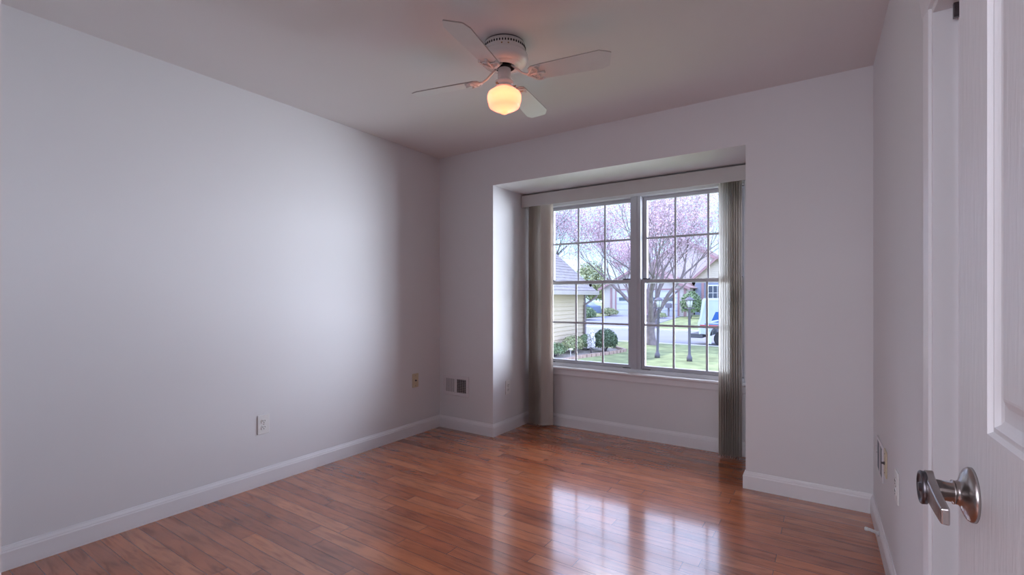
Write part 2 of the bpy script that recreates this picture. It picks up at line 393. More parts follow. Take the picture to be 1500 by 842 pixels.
# pull chain and cord at the right end
b = MB(); b.tube([(2.500, .47, 2.05), (2.501, .47, 1.4), (2.500, .47, .62), (2.496, .475, .585), (2.490, .48, .62), (2.489, .48, 2.05)], .0022, 6)
b.build('cord_loop', M['vinyl_w'], vb)
b = MB(); b.lathe([(.004, .60), (.011, .588), (.011, .558), (.006, .545)], 12, mtx=Matrix.Translation((2.495, .476, 0))); b.build('cord_weight', M['dark'], vb)

# ------------------------------------------------------------------ ceiling fan
FC = (1.610, -1.292)
fan = empty('ceiling_fan', (FC[0], FC[1], H), label='white four-bladed flush-mount ceiling fan with a lit schoolhouse glass globe', cat='ceiling fan')
b = MB(); b.lathe([(.088, 0), (.100, -.001), (.100, -.006), (.092, -.0065)], 48); b.build('ceiling_ring', M['nickel_dark'], fan)
b = MB(); b.lathe([(.092, -.006), (.103, -.008), (.105, -.030), (.107, -.046), (.109, -.052), (.117, -.060), (.120, -.072), (.117, -.088), (.104, -.101), (.088, -.108), (.085, -.1085), (.083, -.1115), (.070, -.1145), (.054, -.1155)], 48, cap=False)
hs = b.build('motor_housing', M['fan'], fan)
b = MB()
for i in range(48):
    a = 2*PI*i/48; b.box(.102, .1075, -.0032, .0032, -.034, -.024, mtx=Matrix.Rotation(a, 4, 'Z'))
b.build('vent_slot', M['dark'], hs)
for a in (-62, -45):
    mt = Matrix.Rotation(R(a), 4, 'Z')@Matrix.Translation((.1068, 0, -.047))@Matrix.Rotation(PI/2, 4, 'Y')
    MB().lathe([(.0045, 0), (.004, .002), (.001, .003)], 12, mtx=mt).build('screw', M['brass'], hs)
b = MB(); b.lathe([(.054, -.1155), (.053, -.100), (.010, -.098)], 32, cap=False); b.lathe([(.030, -.128), (.030, -.100)], 32); b.build('motor_hub', M['dark'], fan)
b = MB(); b.lathe([(.028, -.122), (.033, -.127), (.033, -.176), (.036, -.180), (.0445, -.186), (.0455, -.198), (.040, -.205), (.037, -.208), (.046, -.212), (.049, -.218), (.048, -.223), (.038, -.224)], 36)
lk = b.build('light_kit', M['fan'], fan)
for k in range(3):
    a = R(25+120*k); mt = Matrix.Rotation(a, 4, 'Z')@Matrix.Translation((.046, 0, -.212))@Matrix.Rotation(PI/2, 4, 'Y')
    MB().lathe([(.003, 0), (.003, .010), (.006, .010), (.006, .013)], 10, mtx=mt).build('thumb_screw', M['brass'], lk)
# glass shade: stepped schoolhouse shape
gm = bpy.data.materials.new('lit_opal_glass'); gm.use_nodes = True
n = gm.node_tree.nodes; L = gm.node_tree.links; pb = n['Principled BSDF']
pb.inputs['Base Color'].default_value = (.95, .80, .66, 1); pb.inputs['Roughness'].default_value = .25
tcn = n.new('ShaderNodeTexCoord'); nz = n.new('ShaderNodeTexNoise'); nz.inputs['Scale'].default_value = 14; L.new(tcn.outputs['Object'], nz.inputs['Vector'])
lw = n.new('ShaderNodeLayerWeight'); lw.inputs[0].default_value = .35
rp = n.new('ShaderNodeValToRGB'); L.new(lw.outputs['Facing'], rp.inputs[0])
rp.color_ramp.elements[0].color = (.60, .160, .055, 1); rp.color_ramp.elements[1].color = (.50, .125, .070, 1)
spz = n.new('ShaderNodeSeparateXYZ'); L.new(tcn.outputs['Object'], spz.inputs[0])
zr = n.new('ShaderNodeValToRGB'); mrz = n.new('ShaderNodeMapRange'); mrz.inputs['From Min'].default_value = -.365; mrz.inputs['From Max'].default_value = -.225
L.new(spz.outputs['Z'], mrz.inputs[0]); L.new(mrz.outputs[0], zr.inputs[0])
zr.color_ramp.elements[0].position = 0; zr.color_ramp.elements[0].color = (.80, .62, .5, 1); zr.color_ramp.elements[1].position = 1; zr.color_ramp.elements[1].color = (.8, .8, .9, 1)
for p, c in ((.20, (1, 1, 1)), (.34, (.82, .66, .78)), (.44, (.88, .80, .86)), (.62, (1, .97, 1))):
    q = zr.color_ramp.elements.new(p); q.color = (*c, 1)
mxn = n.new('ShaderNodeMix'); mxn.data_type = 'RGBA'; mxn.blend_type = 'MULTIPLY'; mxn.inputs['Factor'].default_value = 1
L.new(rp.outputs[0], mxn.inputs['A']); L.new(zr.outputs[0], mxn.inputs['B'])
L.new(mxn.outputs['Result'], pb.inputs['Emission Color']); pb.inputs['Emission Strength'].default_value = 3.0
b = MB(); prof = [(.040, -.222), (.045, -.226), (.050, -.231), (.068, -.237), (.080, -.246), (.0845, -.258), (.085, -.272), (.083, -.286), (.079, -.296), (.078, -.305), (.074, -.313), (.060, -.322), (.042, -.331), (.028, -.336), (.022, -.339), (.016, -.345), (.007, -.349), (.001, -.3495)]
b.lathe(prof, 44)
sh = b.build('glass_shade', gm, fan)
# blade irons and blades
for k in range(4):
    ang = R(11.3+90*k); RZ = Matrix.Rotation(ang, 4, 'Z'); tilt = R(-13)
    bi = MB()
    bi.tube([RZ@Vector(p) for p in ((.040, 0, -.112), (.070, 0, -.136), (.095, 0, -.158), (.120, 0, -.170), (.150, 0, -.170))], [.008, .008, .007, .0075, .008], 8, flat=.7)
    TZ = RZ@Matrix.Translation((0, 0, -.171))@Matrix.Rotation(tilt, 4, 'X')
    for sgn in (-1, 1):
        c = []
        for j in range(15):
            tt = j/14; a = tt*1.75*PI; rr = .026*(1-.55*tt)
            c.append(TZ@Vector((.158+rr*math.sin(a)*.9+.012*tt, sgn*(.0235-rr*math.cos(a)*.9), -.004)))
        bi.tube(c, [.0045-.002*j/14 for j in range(15)], 6)
        bi.tube([TZ@Vector(p) for p in ((.125, 0, -.002), (.140, sgn*.016, -.004), (.165, sgn*.046, -.004), (.185, sgn*.050, -.004), (.198, sgn*.040, -.004))], [.006, .005, .0045, .004, .006], 6)
    bi.tube([TZ@Vector(p) for p in ((.14, 0, -.004), (.185, 0, -.004), (.214, 0, -.004))], [.006, .005, .008], 6)
    bi.build('blade_iron', M['fan'], fan)
    bl = MB(); x0 = .135
    out2 = [(x0, -.032), (x0+.018, -.047), (.20, -.051), (.488, -.063), (.534, -.040), (.538, -.034), (.520, .040), (.516, .046), (.480, .060), (.20, .051), (x0+.018, .047), (x0, .032)]
    bl.prism(out2, 'z', 0, .0055, mtx=TZ)
    bo = bl.build('blade', [M['blade'], M['blade_edge']], fan)
    for p in bo.data.polygons:
        if len(p.vertices) == 4: p.material_index = 1
# bulb light just below the neck (inside an opal shade that glows), and its warm spill on the ceiling
def plight(name, loc, en, col, r, parent):
    l = bpy.data.lights.new(name, 'POINT'); l.energy = en; l.color = col; l.shadow_soft_size = r
    o = bpy.data.objects.new(name, l); COL.objects.link(o); o.parent = parent; o.location = loc; return o
#plight('bulb_light', (0, 0, -.282), 7.0, (1.0, .52, .26), .084, fan)

# ------------------------------------------------------------------ outlets, plates, registers
def outlet(loc, rz, label):
    """plate lies in local XZ, faces local -Y"""
    t = empty('power_outlet', loc, rz, label=label, cat='power outlet')
    b = MB(); b.box(-.037, .037, -.006, 0, -.060, .060); b.build('cover_plate', M['plate'], t, .0035, segs=3)
    for s in (-1, 1):
        r = MB(); pts = []
        for i in range(20):
            a = 2*PI*i/20; pts.append((.0172*math.cos(a), max(-.0135, min(.0135, .0172*math.sin(a)))+s*.0195))
        r.prism(pts, 'y', -.0085, -.005); ro = r.build('receptacle', M['plate'], t, .0008)
        q = MB(); z = s*.0195
        q.box(-.0078, -.0052, -.0092, -.0083, z-.001, z+.0085); q.box(.0052, .0078, -.0092, -.0083, z, z+.0075); q.lathe([(.0026, 0), (.0026, .0009)], 10, mtx=Matrix.Translation((0, -.0083, z-.0075))@Matrix.Rotation(PI/2, 4, 'X'))
        q.build('slot', M['dark'], ro)
    MB().lathe([(.003, 0), (.002, .0015)], 10, mtx=Matrix.Translation((0, -.006, 0))@Matrix.Rotation(PI/2, 4, 'X')).build('screw', M['nickel'], t)
    return t
def cable_plate(loc, rz, label):
    t = empty('cable_plate', loc, rz, label=label, cat='cable outlet')
    b = MB(); b.box(-.036, .036, -.006, 0, -.059, .059); b.build('cover_plate', M['plate_cream'], t, .0035, segs=3)
    MB().lathe([(.0075, 0), (.0075, .004), (.0048, .004), (.0048, .013), (.001, .013)], 12, mtx=Matrix.Translation((0, -.006, 0))@Matrix.Rotation(PI/2, 4, 'X')).build('coaxial_jack', M['nickel_dark'], t)
    for s in (-1, 1): MB().lathe([(.003, 0), (.002, .0015)], 10, mtx=Matrix.Translation((0, -.006, s*.042))@Matrix.Rotation(PI/2, 4, 'X')).build('screw', M['nickel'], t)
outlet((.0, -1.628, .379), PI/2, 'white double power outlet on the long left wall, nearest the camera')
cable_plate((.0, -.310, .4625), PI/2, 'ivory cable jack plate on the left wall near the far corner')
outlet((AX0, .218, .384), PI/2, 'small white double power outlet inside the window alcove on its left side')
RR = -PI/2+math.atan(K)
outlet((rx(-.925), -.925, .455), RR, 'white power outlet low on the right wall, nearest the open door')
cable_plate((rx(-.57), -.57, .44), RR, 'ivory cable jack plate low on the right wall beside the shade-toned register')
def register(loc, rz, w, h, label, dark):
    t = empty('wall_register', loc, rz, label=label, cat='air vent')
    W, Hh = w/2, h/2; o_ = .012 if dark else .030
    b = MB()
    b.box(-W, W, -.008, 0, Hh-o_, Hh); b.box(-W, W, -.008, 0, -Hh, -Hh+o_); b.box(-W, -W+o_, -.008, 0, -Hh+o_, Hh-o_); b.box(W-o_, W, -.008, 0, -Hh+o_, Hh-o_)
    b.box(-.012, .012, -.006, 0, -Hh+o_, Hh-o_)
    b.build('frame', M['register'], t, .0035)
    box('duct_backing', (-W+o_, W-o_, -.001, -.0004, -Hh+o_, Hh-o_), M['dark'], t)
    n = 9
    for side in (0, 1):
        a0 = -W+o_ if side == 0 else .012; a1 = -.012 if side == 0 else W-o_
        f = MB()
        for i in range(n):
            x = a0+(a1-a0)*(i+.5)/n
            if side == 0 and not dark: f.box(-.0052, .0052, -.0006, .0006, -Hh+o_, Hh-o_, mtx=Matrix.Translation((x, -.0038, 0))@Matrix.Rotation(R(-17), 4, 'Z'))
            else: f.box(-.0016, .0016, -.0005, .0005, -Hh+o_, Hh-o_, mtx=Matrix.Translation((x, -.0035, 0))@Matrix.Rotation(R(-63), 4, 'Z'))
        if side == 1 or dark:
            for i in range(8):
                z = -Hh+o_+(h-2*o_)*(i+.5)/8; f.box(a0, a1, -.0030, -.0016, z-.0006, z+.0006)
        f.build('louver_bank', M['register_shaded' if dark else 'register'], t)
    box('damper_lever', (-W+.012, -W+.018, -.014, -.006, .01, .035), M['register'], t, .001)
    for s in (-1, 1): MB().lathe([(.003, 0), (.002, .002)], 8, mtx=Matrix.Translation((s*(W-.01), -.006, 0))@Matrix.Rotation(PI/2, 4, 'X')).build('screw', M['nickel'], t)
register((.196, 0, .390), 0, .296, .178, 'white wall register, half light fins and half dark grid, by the far left corner', False)
register((rx(-.37), -.37, .405), RR, .24, .165, 'wall register with shade-toned louvers low on the right wall near the far corner', True)
# spring door stop on the right baseboard
t = empty('door_stop', (rx(-.44)-.015, -.44, .07), label='white spring door stop sticking out of the right baseboard', cat='door stop')
pts = []
for i in range(120):
    a = i*.55; s = i/119; pts.append((-.004-.036*s, .0065*math.cos(a), .0065*math.sin(a)+.010*math.sin(s*PI*.5)))
MB().tube(pts, .0016, 5).build('spring', M['trim'], t)
MB().lathe([(.006, 0), (.009, .004), (.009, .012), (.006, .016)], 14, mtx=Matrix.Translation((-.038, 0, .010))@Matrix.Rotation(-PI/2, 4, 'Y')).build('rubber_tip', M['rubber'], t)
MB().lathe([(.012, 0), (.011, .005), (.004, .006)], 14, mtx=Matrix.Rotation(-PI/2, 4, 'Y')).build('base', M['trim'], t)

# ------------------------------------------------------------------ closet casing and jamb
def casing_profile(b, y0, y1, z0, z1):
    # vertical casing on right wall, stepped towards the opening (y0 = opening side)
    x = lambda y: rx(y)
    pr = [(0, -.0), (0, -.007), (.008, -.009), (.010, -.007), (.022, -.0095), (.034, -.012), (.042, -.012), (.046, -.008), (.046, 0)]
    pts = [(x(y0+d)+p, y0+d) for d, p in pr]
    b.prism(pts, 'z', z0, z1)
b = MB(); casing_profile(b, CY1+.004, 0, 0, CZ+.004)
def casing_head(b):
    pr = [(0, -.0), (0, -.009), (.010, -.012), (.030, -.0135), (.058, -.017), (.064, -.012), (.064, 0)]
    y0, y1 = CY0-.06, CY1+.068
    A = [b.b.verts.new((rx(y0)+p, y0, CZ+.004+d)) for d, p in pr]; B = [b.b.verts.new((rx(y1)+p, y1, CZ+.004+d)) for d, p in pr]
    for i in range(len(pr)): b.b.faces.new((A[i], A[(i+1) % len(pr)], B[(i+1) % len(pr)], B[i]))
    b.b.faces.new(A); b.b.faces.new(B)
casing_head(b); struct(b.build('trim_3', M['trim']))
b = MB(); b.box(rx(CY1)-.001, rx(CY1)+.129, CY1-.018, CY1-.0005, 0, CZ); b.box(rx(CY1)+.049, rx(CY1)+.085, CY1-.030, CY1-.018, 0, CZ-.018)
b.prism([(rx(CY1-.018)-.001, CY1-.018), (rx(CY1-.018)+.13, CY1-.018), (rx(CY0)+.13, CY0), (rx(CY0)-.001, CY0)], 'z', CZ-.018, CZ-.0005)
jb = struct(b.build('trim_4', M['trim'], None, .001))
st = MB(); st.box(rx(CY1)+.052, rx(CY1)+.062, CY1-.0325, CY1-.0300, .93, .99); sp_ = st.build('strike_plate', M['brass'], jb, .0005)
b = MB(); b.prism([(0, 0), (.05, .004), (.055, .030), (.03, .02), (.012, .045), (0, .04)], 'y', -.006, .006, mtx=Matrix.Translation((rx(-1.6)+.035, -1.60, CZ-.055)))
tag(b.build('bracket', M['nickel_dark'], None, .001), 'small dark metal bracket at the head of the opening in the right wall', 'bracket')

# ------------------------------------------------------------------ open door
door = struct(empty('door_1', (3.108, -2.372, 0)))
ang = math.atan2(-.9992, .04)
door.rotation_euler = (0, 0, ang)     # local +X runs from the free edge to the hinges; the visible face looks along local -Y
W, T, DH, Z0 = .762, .035, 2.03, .012
def door_face(b, y, sgn):
    cols = [(.114, .326), (.436, .648)]; rows = [(.25, .82), (1.02, 1.60), (1.72, 1.90)]
    xs = sorted({0, W, *[c for p in cols for c in p]}); zs = sorted({Z0, DH, *[c for p in rows for c in p]})
    for i in range(len(xs)-1):
        for j in range(len(zs)-1):
            x0, x1, z0, z1 = xs[i], xs[i+1], zs[j], zs[j+1]
            if (x0, x1) in cols and (z0, z1) in rows:
                # moulding rings: (inset, depth)
                rings = [(0, 0), (.004, .0045), (.010, .0035), (.015, .008), (.020, .0095), (.030, .0095), (.036, .0085), (.047, .0015), (.050, .001)]
                def R4(ins, dp):
                    yy = y+sgn*dp; return [Vector((x0+ins, yy, z0+ins)), Vector((x1-ins, yy, z0+ins)), Vector((x1-ins, yy, z1-ins)), Vector((x0+ins, yy, z1-ins))]
                pr = R4(*rings[0])
                for rg in rings[1:]:
                    cu = R4(*rg)
                    for q in range(4): b.face([pr[q], pr[(q+1) % 4], cu[(q+1) % 4], cu[q]])
                    pr = cu
                b.face(pr)
            else: b.face([Vector((x0, y, z0)), Vector((x1, y, z0)), Vector((x1, y, z1)), Vector((x0, y, z1))])
# local +Y after rotation points to +X room side (towards wall)? rotation -88 deg maps local Y to world +X
b = MB(); door_face(b, 0, 1); door_face(b, T, -1)
for q in (((0, 0), (0, T)), ((W, 0), (W, T))):
    b.face([Vector((q[0][0], q[0][1], Z0)), Vector((q[1][0], q[1][1], Z0)), Vector((q[1][0], q[1][1], DH)), Vector((q[0][0], q[0][1], DH))])
for z in (Z0, DH): b.face([Vector((0, 0, z)), Vector((W, 0, z)), Vector((W, T, z)), Vector((0, T, z))])
bmesh.ops.remove_doubles(b.b, verts=b.b.verts, dist=1e-5)
slab = b.build('panel_slab', M['door'], door)
# latch on the free edge
MB().box(-.0015, .0005, .006, .029, .902, .958).build('latch_plate', M['nickel'], door, .0003)
# lever handle on the visible face, and its twin on the far face
def handle(side):
    h = MB()
    S = 1 if side < 0 else -1
    base = Matrix.Translation((.060, 0 if side < 0 else T, .930))@Matrix.Rotation(PI/2*S, 4, 'X')   # local z -> outward
    h.lathe([(.0335, 0), (.0335, .003), (.0315, .006), (.027, .0085), (.022, .0105), (.0165, .0125), (.0145, .015), (.0145, .018)], 40, mtx=base)
    ho = h.build('door_handle', M['nickel'], door); tag(ho, 'brushed nickel lever handle')
    k = MB(); k.lathe([(.0150, .018), (.0150, .0195), (.0126, .0195), (.0126, .036)], 32, mtx=base); k.build('neck', M['nickel'], ho)
    # the lever: flat bar from the hub, towards the hinge side
    kk = 1 if side < 0 else -1
    yb = 0 if side < 0 else T
    lv = MB(); rows = []
    for i in range(11):
        s = i/10; x = .043+s*.114; hh = .0195-.0095*s**.6; oy = .0345+.005*math.sin(s*PI*.6)+.001*s; th = .0105-.002*s; zc = .930+.003*math.sin(s*PI)
        rows.append([(x, oy, zc-hh), (x, oy+th, zc-hh+.001), (x, oy+th, zc+hh-.001), (x, oy, zc+hh)])
    R_ = [[lv.b.verts.new((x, yb-kk*y_, z)) for x, y_, z in r] for r in rows]
    for p, q in zip(R_, R_[1:]):
        for j in range(4): lv.b.faces.new((p[j], p[(j+1) % 4], q[(j+1) % 4], q[j]))
    lv.b.faces.new(R_[0]); lv.b.faces.new(R_[-1][::-1])
    lv.build('lever', M['nickel'], ho, .002, segs=3)
    rg = MB(); rg.lathe([(.0125, .0445), (.0205, .0450), (.0212, .0500), (.0200, .0515), (.0175, .0515), (.0170, .0500), (.006, .0500), (.0055, .0525), (.001, .0525)], 36, mtx=base); rg.build('hub_ring', M['nickel_dark'], ho)
handle(-1)
for z in (.23, 1.02, 1.80):
    g = MB(); g.lathe([(.006, z-.045), (.006, z+.045)], 12, mtx=Matrix.Translation((W+.004, .004, 0))); g.build('hinge', M['nickel'], door)

# ================================================================== OUTSIDE
G = -.82
RISE = lambda y: G if y < 26.2 else G+(y-26.2)*.037
def slab_poly(name, pts, m, th=.05, top=None):
    b = MB(); A = [b.b.verts.new((x, y, z)) for x, y, z in pts]; B = [b.b.verts.new((x, y, z-th)) for x, y, z in pts]; n = len(pts)
    for i in range(n): b.b.faces.new((A[i], A[(i+1) % n], B[(i+1) % n], B[i]))
    b.b.faces.new(A); b.b.faces.new(B[::-1]); return struct(b.build(name, m))
slab_poly('lawn', [(-60, .95, G), (40, .95, G), (40, 17.3, G), (-60, 17.3, G)], M['grass'], .2)
slab_poly('street', [(-80, 17.5, G-.08), (60, 17.5, G-.08), (60, 26.0, G-.08), (-80, 26.0, G-.08)], M['asphalt'], .1)
slab_poly('curb_near', [(-80, 17.3, G+.02), (60, 17.3, G+.02), (60, 17.5, G+.02), (-80, 17.5, G+.02)], M['concrete'], .2)
slab_poly('curb_far', [(-80, 26.0, G+.04), (60, 26.0, G+.04), (60, 26.35, G+.04), (-80, 26.35, G+.04)], M['concrete'], .2)
slab_poly('lawn_far', [(-80, 26.3, G), (60, 26.3, G), (60, 60, RISE(60)), (-80, 60, RISE(60))], M['grass'], .2)
dz = .03
slab_poly('driveway', [(-13.8, 26.35, G+dz), (-6.9, 26.35, G+dz), (-7.2, 36.98, RISE(36.98)+dz), (-13.0, 36.98, RISE(36.98)+dz)], M['drive'], .05)
slab_poly('planting_bed', [(-5.05, 7, G+.015), (-4.0, 7, G+.015), (-3.85, 11, G+.015), (-3.4, 12.6, G+.015), (-3.3, 13.6, G+.015), (-4.1, 14.4, G+.015), (-5.05, 14.2, G+.015)], M['mulch'], .03)
b = MB(); pts = [(-3.98, 7), (-3.82, 11), (-3.38, 12.6), (-3.27, 13.6), (-4.05, 14.42)]
for p, q in zip(pts, pts[1:]):
    p, q = Vector((*p, 0)), Vector((*q, 0)); L_ = (q-p).length; nb = int(L_/.21); a = math.atan2(q.y-p.y, q.x-p.x)
    for i in range(nb):
        c = p+(q-p)*((i+.5)/nb); b.box(-.10, .10, -.05, .05, G, G+.10, mtx=Matrix.Translation(c)@Matrix.Rotation(a, 4, 'Z'))
struct(b.build('brick_edging', M['brickedge']))

def lap_wall(b, p0, p1, z0, z1, nrm, pitch=.14, mi=0, gable=None):
    """real lapped boards between two ground points; gable(z)->(s0,s1) trims each course"""
    p0, p1, nrm = Vector((*p0, 0)), Vector((*p1, 0)), Vector((*nrm, 0)).normalized()
    n = max(1, int(round((z1-z0)/pitch))); ph = (z1-z0)/n
    for i in range(n):
        za, zb = z0+i*ph, z0+(i+1)*ph
        s0, s1 = (0, 1) if not gable else gable(za)
        t0, t1 = (0, 1) if not gable else gable(zb-1e-4)
        A = p0.lerp(p1, s0); B = p0.lerp(p1, s1); C_ = p0.lerp(p1, t1); D = p0.lerp(p1, t0); u = Vector((0, 0, 1))
        b.face([A+nrm*.04+u*za, B+nrm*.04+u*za, C_+nrm*.008+u*zb, D+nrm*.008+u*zb], mi)
        b.face([A+u*za, B+u*za, B+nrm*.04+u*za, A+nrm*.04+u*za], mi)
def course_roof(b, a, b_, c, d, n, lift=.03, mi=0):
    """lapped shingle courses on quad a,b (eave) to d,c (ridge)"""
    a, b_, c, d = map(Vector, (a, b_, c, d)); nn = (b_-a).cross(d-a).normalized()
    if nn.z < 0: nn = -nn
    for i in range(n):
        s, t = i/n, (i+1)/n
        A, B = a.lerp(d, s), b_.lerp(c, s); D, C_ = a.lerp(d, t), b_.lerp(c, t)
        b.face([A+nn*lift, B+nn*lift, C_+nn*.004, D+nn*.004], mi); b.face([A, B, B+nn*lift, A+nn*lift], mi)

# --- neighbour's house on the left: side wall parallel to the view through the window, hip roof
nh = empty('neighbor_house', (-9, 8, G), label='beige-sided house close by on the left with a shingle roof and brown downspout', cat='house')
nh.location = (0, 0, 0)
NX, NY = -5.07, 13.9
b = MB(); b.box(-11.5, NX-.001, 3.0, NY-.02, G, 1.28); b.build('foundation_wall', M['mulch'], nh)
b = MB(); lap_wall(b, (NX, 3.0), (NX, NY), -.48, 1.28, (1, 0), .15); lap_wall(b, (NX, NY), (-11.5, NY), -.48, 1.28, (0, 1), .15); b.build('siding', M['siding_y'], nh)
b = MB(); b.box(NX-.02, NX+.05, NY-.07, NY+.05, -.55, 1.28); b.build('corner_board', M['brown'], nh)
EX, EY, EZ = -4.70, 14.25, 1.30
b = MB(); b.box(-11.9, EX, 2.8, EY, EZ-.04, EZ); b.build('soffit', M['taupe'], nh)
b = MB(); rdx, rsl = 3.6, .86; RZ_ = EZ+.12+rdx*rsl
course_roof(b, (EX, 2.8, EZ+.12), (EX, EY, EZ+.12), (EX-rdx, EY, RZ_), (EX-rdx, 2.8, RZ_), 26, .018)
course_roof(b, (EX-2*rdx, 2.8, EZ+.12), (EX-2*rdx, EY, EZ+.12), (EX-rdx, EY, RZ_), (EX-rdx, 2.8, RZ_), 26, .018)
b.face([(EX, EY-.02, EZ+.1), (EX-2*rdx, EY-.02, EZ+.1), (EX-rdx, EY-.02, RZ_-.02)]); b.face([(EX, 2.82, EZ+.1), (EX-2*rdx, 2.82, EZ+.1), (EX-rdx, 2.82, RZ_-.02)])
b.build('roof', M['shingle'], nh)
b = MB(); b.box(EX-.02, EX+.11, 2.8, EY+.03, EZ-.04, EZ+.11); g_ = b.build('gutter', M['taupe'], nh, .01)
b = MB(); b.tube([(EX+.05, EY-.12, EZ-.03), (EX+.05, EY-.12, EZ-.12), (NX+.10, NY-.12, EZ-.42), (NX+.09, NY-.12, -.5), (NX+.20, NY-.12, G+.08)], .048, 8); b.build('downspout', M['brown'], nh)

def window_far(parent, x0, x1, z0, z1, y, nx=2, nz=2, frame=None):
    f = MB(); f.box(x0-.09, x1+.09, y-.06, y-.02, z0-.09, z1+.09); fo = f.build('window', frame or M['ext_white'], parent)
    MB().box(x0, x1, y-.075, y-.06, z0, z1).build('pane', M['win_dark'], fo)
    g = MB()
    for i in range(1, nx): x = x0+(x1-x0)*i/nx; g.box(x-.02, x+.02, y-.085, y-.075, z0, z1)
    for i in range(1, nz): z = z0+(z1-z0)*i/nz; g.box(x0, x1, y-.085, y-.075, z-.02, z+.02)
    g.build('muntins', M['ext_white'], fo)
def gabled(parent, x0, x1, y0, y1, z0, ze, apx, apz, wallm, roofm, over=.35, trimm=None):
    """front gable facing -y"""
    b = MB(); b.prism([(x0, z0-1), (x1, z0-1), (x1, ze-.02), (apx, apz-.03), (x0, ze-.02)], 'y', y0+.03, y1); b.build('wall', M['siding_w'] if wallm is None else wallm, parent)
    def gb(z):
        if z <= ze: return (0, 1)
        k = (z-ze)/(apz-ze); k = min(k, .999)
        return ((k*(apx-x0))/(x1-x0), 1-(k*(x1-apx))/(x1-x0))
    s = MB(); lap_wall(s, (x0, y0), (x1, y0), z0, apz, (0, -1), .17, gable=gb); s.build('siding', wallm, parent)
    r = MB(); sl = (apz-ze)/(apx-x0); sr = (apz-ze)/(x1-apx); u = .05
    for (xe, s_) in ((x0-over, sl), (x1+over, sr)):
        zE = ze-over*s_
        course_roof(r, (xe, y0-over, zE+u), (xe, y1, zE+u), (apx, y1, apz+u), (apx, y0-over, apz+u), 16, .04)
        r.face([(xe, y0-over, zE), (xe, y1, zE), (apx, y1, apz), (apx, y0-over, apz)])
    r.build('roof', roofm, parent)
    t = MB()
    for (xe, s_) in ((x0-over, sl), (x1+over, sr)):
        zE = ze-over*s_
        t.prism([(xe, zE-.16), (apx, apz-.16), (apx, apz+.06), (xe, zE+.06)], 'y', y0-over-.05, y0-over)
    t.build('rake_board', trimm or M['rosetrim'], parent)
def garage_door(parent, x0, x1, z0, z1, y):
    d = MB(); d.box(x0, x1, y-.05, y-.034, z0, z1); do = d.build('garage_door', M['garage'], parent)
    zt = z1-.42*(z1-z0); 
    for k in range(2):
        a = x0+(x1-x0)*(.10+.45*k); e_ = a+(x1-x0)*.32
        MB().box(a, e_, y-.062, y-.048, zt, zt+.30).build('window', M['win_dark'], do)
    f = MB(); f.box(x0-.14, x0, y-.08, y-.03, z0, z1+.14); f.box(x1, x1+.14, y-.08, y-.03, z0, z1+.14); f.box(x0, x1, y-.08, y-.03, z1, z1+.14); f.build('door_frame', M['rosetrim'], parent)
gz = RISE(37)+.02
ha = empty('far_house', (0, 0, 0), label='white-sided house across the street with two garage doors and a tall rose gable', cat='house')
gabled(ha, -14.0, -6.75, 37, 44, gz, 2.05, -10.6, 3.9, M['siding_w'], M['shingle_p'])
garage_door(ha, -12.72, -10.40, gz, 1.75, 37); garage_door(ha, -9.95, -7.45, gz, 1.75, 37)
for a_, c_ in ((-6.95, -6.75), (-13.3, -13.15)): box('corner_board', (a_, c_, 36.90, 36.97, gz, 2.0), M['rosetrim'], ha)
gabled(ha, -12.3, -3.2, 41.7, 50, gz, 3.3, -8.25, 6.5, M['siding_w'], M['shingle_p'])
hb = empty('far_house', (0, 0, 0), label='cream-gabled house across the street with a blue-grey lower wall, behind the delivery truck', cat='house')
gabled(hb, -6.6, 1.2, 39.4, 41.3, 2.5, 2.9, -4.8, 4.5, M['siding_c'], M['shingle_p'])
b = MB(); lap_wall(b, (-6.6, 39.3), (1.2, 39.3), gz, 2.5, (0, -1), .17); b.build('lower_siding', M['siding_b'], hb)
b = MB(); b.box(-6.6, 1.2, 39.36, 41.3, gz-1, 2.5); b.build('lower_wall', M['siding_b'], hb)
window_far(hb, -5.5, -4.1, .95, 2.1, 39.28, 4, 2)
box('corner_board', (-6.06, -5.86, 39.18, 39.27, gz, 2.5), M['rosetrim'], hb)
hc = empty('far_house', (0, 0, 0), label='pale house across the street, furthest left past the beige house', cat='house')
gabled(hc, -31, -20.2, 38, 46, gz, 2.2, -25.5, 4.6, M['siding_w'], M['shingle'])
window_far(hc, -22.8, -21.5, .6, 1.7, 37.98)

# ------------------------------------------------------------------ trees
def grow(b, p, d, r, length, depth, tips, seg=5, up=.25, spread=.55):
    pts = [p.copy()]; rads = [r]; cur = p.copy(); dd = d.copy(); ns = 5
    for i in range(ns):
        dd = (dd+Vector((random.gauss(0, .10), random.gauss(0, .10), random.gauss(0, .06)+up*.08))).normalized()
        cur = cur+dd*length/ns; pts.append(cur.copy()); rads.append(r*(1-.42*(i+1)/ns))
    b.tube(pts, rads, seg if depth > 1 else 3, cap=False)
    if depth <= 1:
        for q in pts[1:]: tips.append(q)
    if depth == 0: return
    nb = 3 if depth > 1 else 3
    for k in range(nb+1):
        i = ns if k < 2 else random.randint(2, ns-1)
        ax = Vector((random.gauss(0, 1), random.gauss(0, 1), random.gauss(0, .4)+.2)).normalized()
        nd = (dd*(1-spread*.45)+ax*spread+Vector((0, 0, up*.35))).normalized()
        grow(b, pts[i], nd, rads[i]*(.68 if k < 2 else .5), length*random.uniform(.66, .84), depth-1, tips, seg, up, spread)
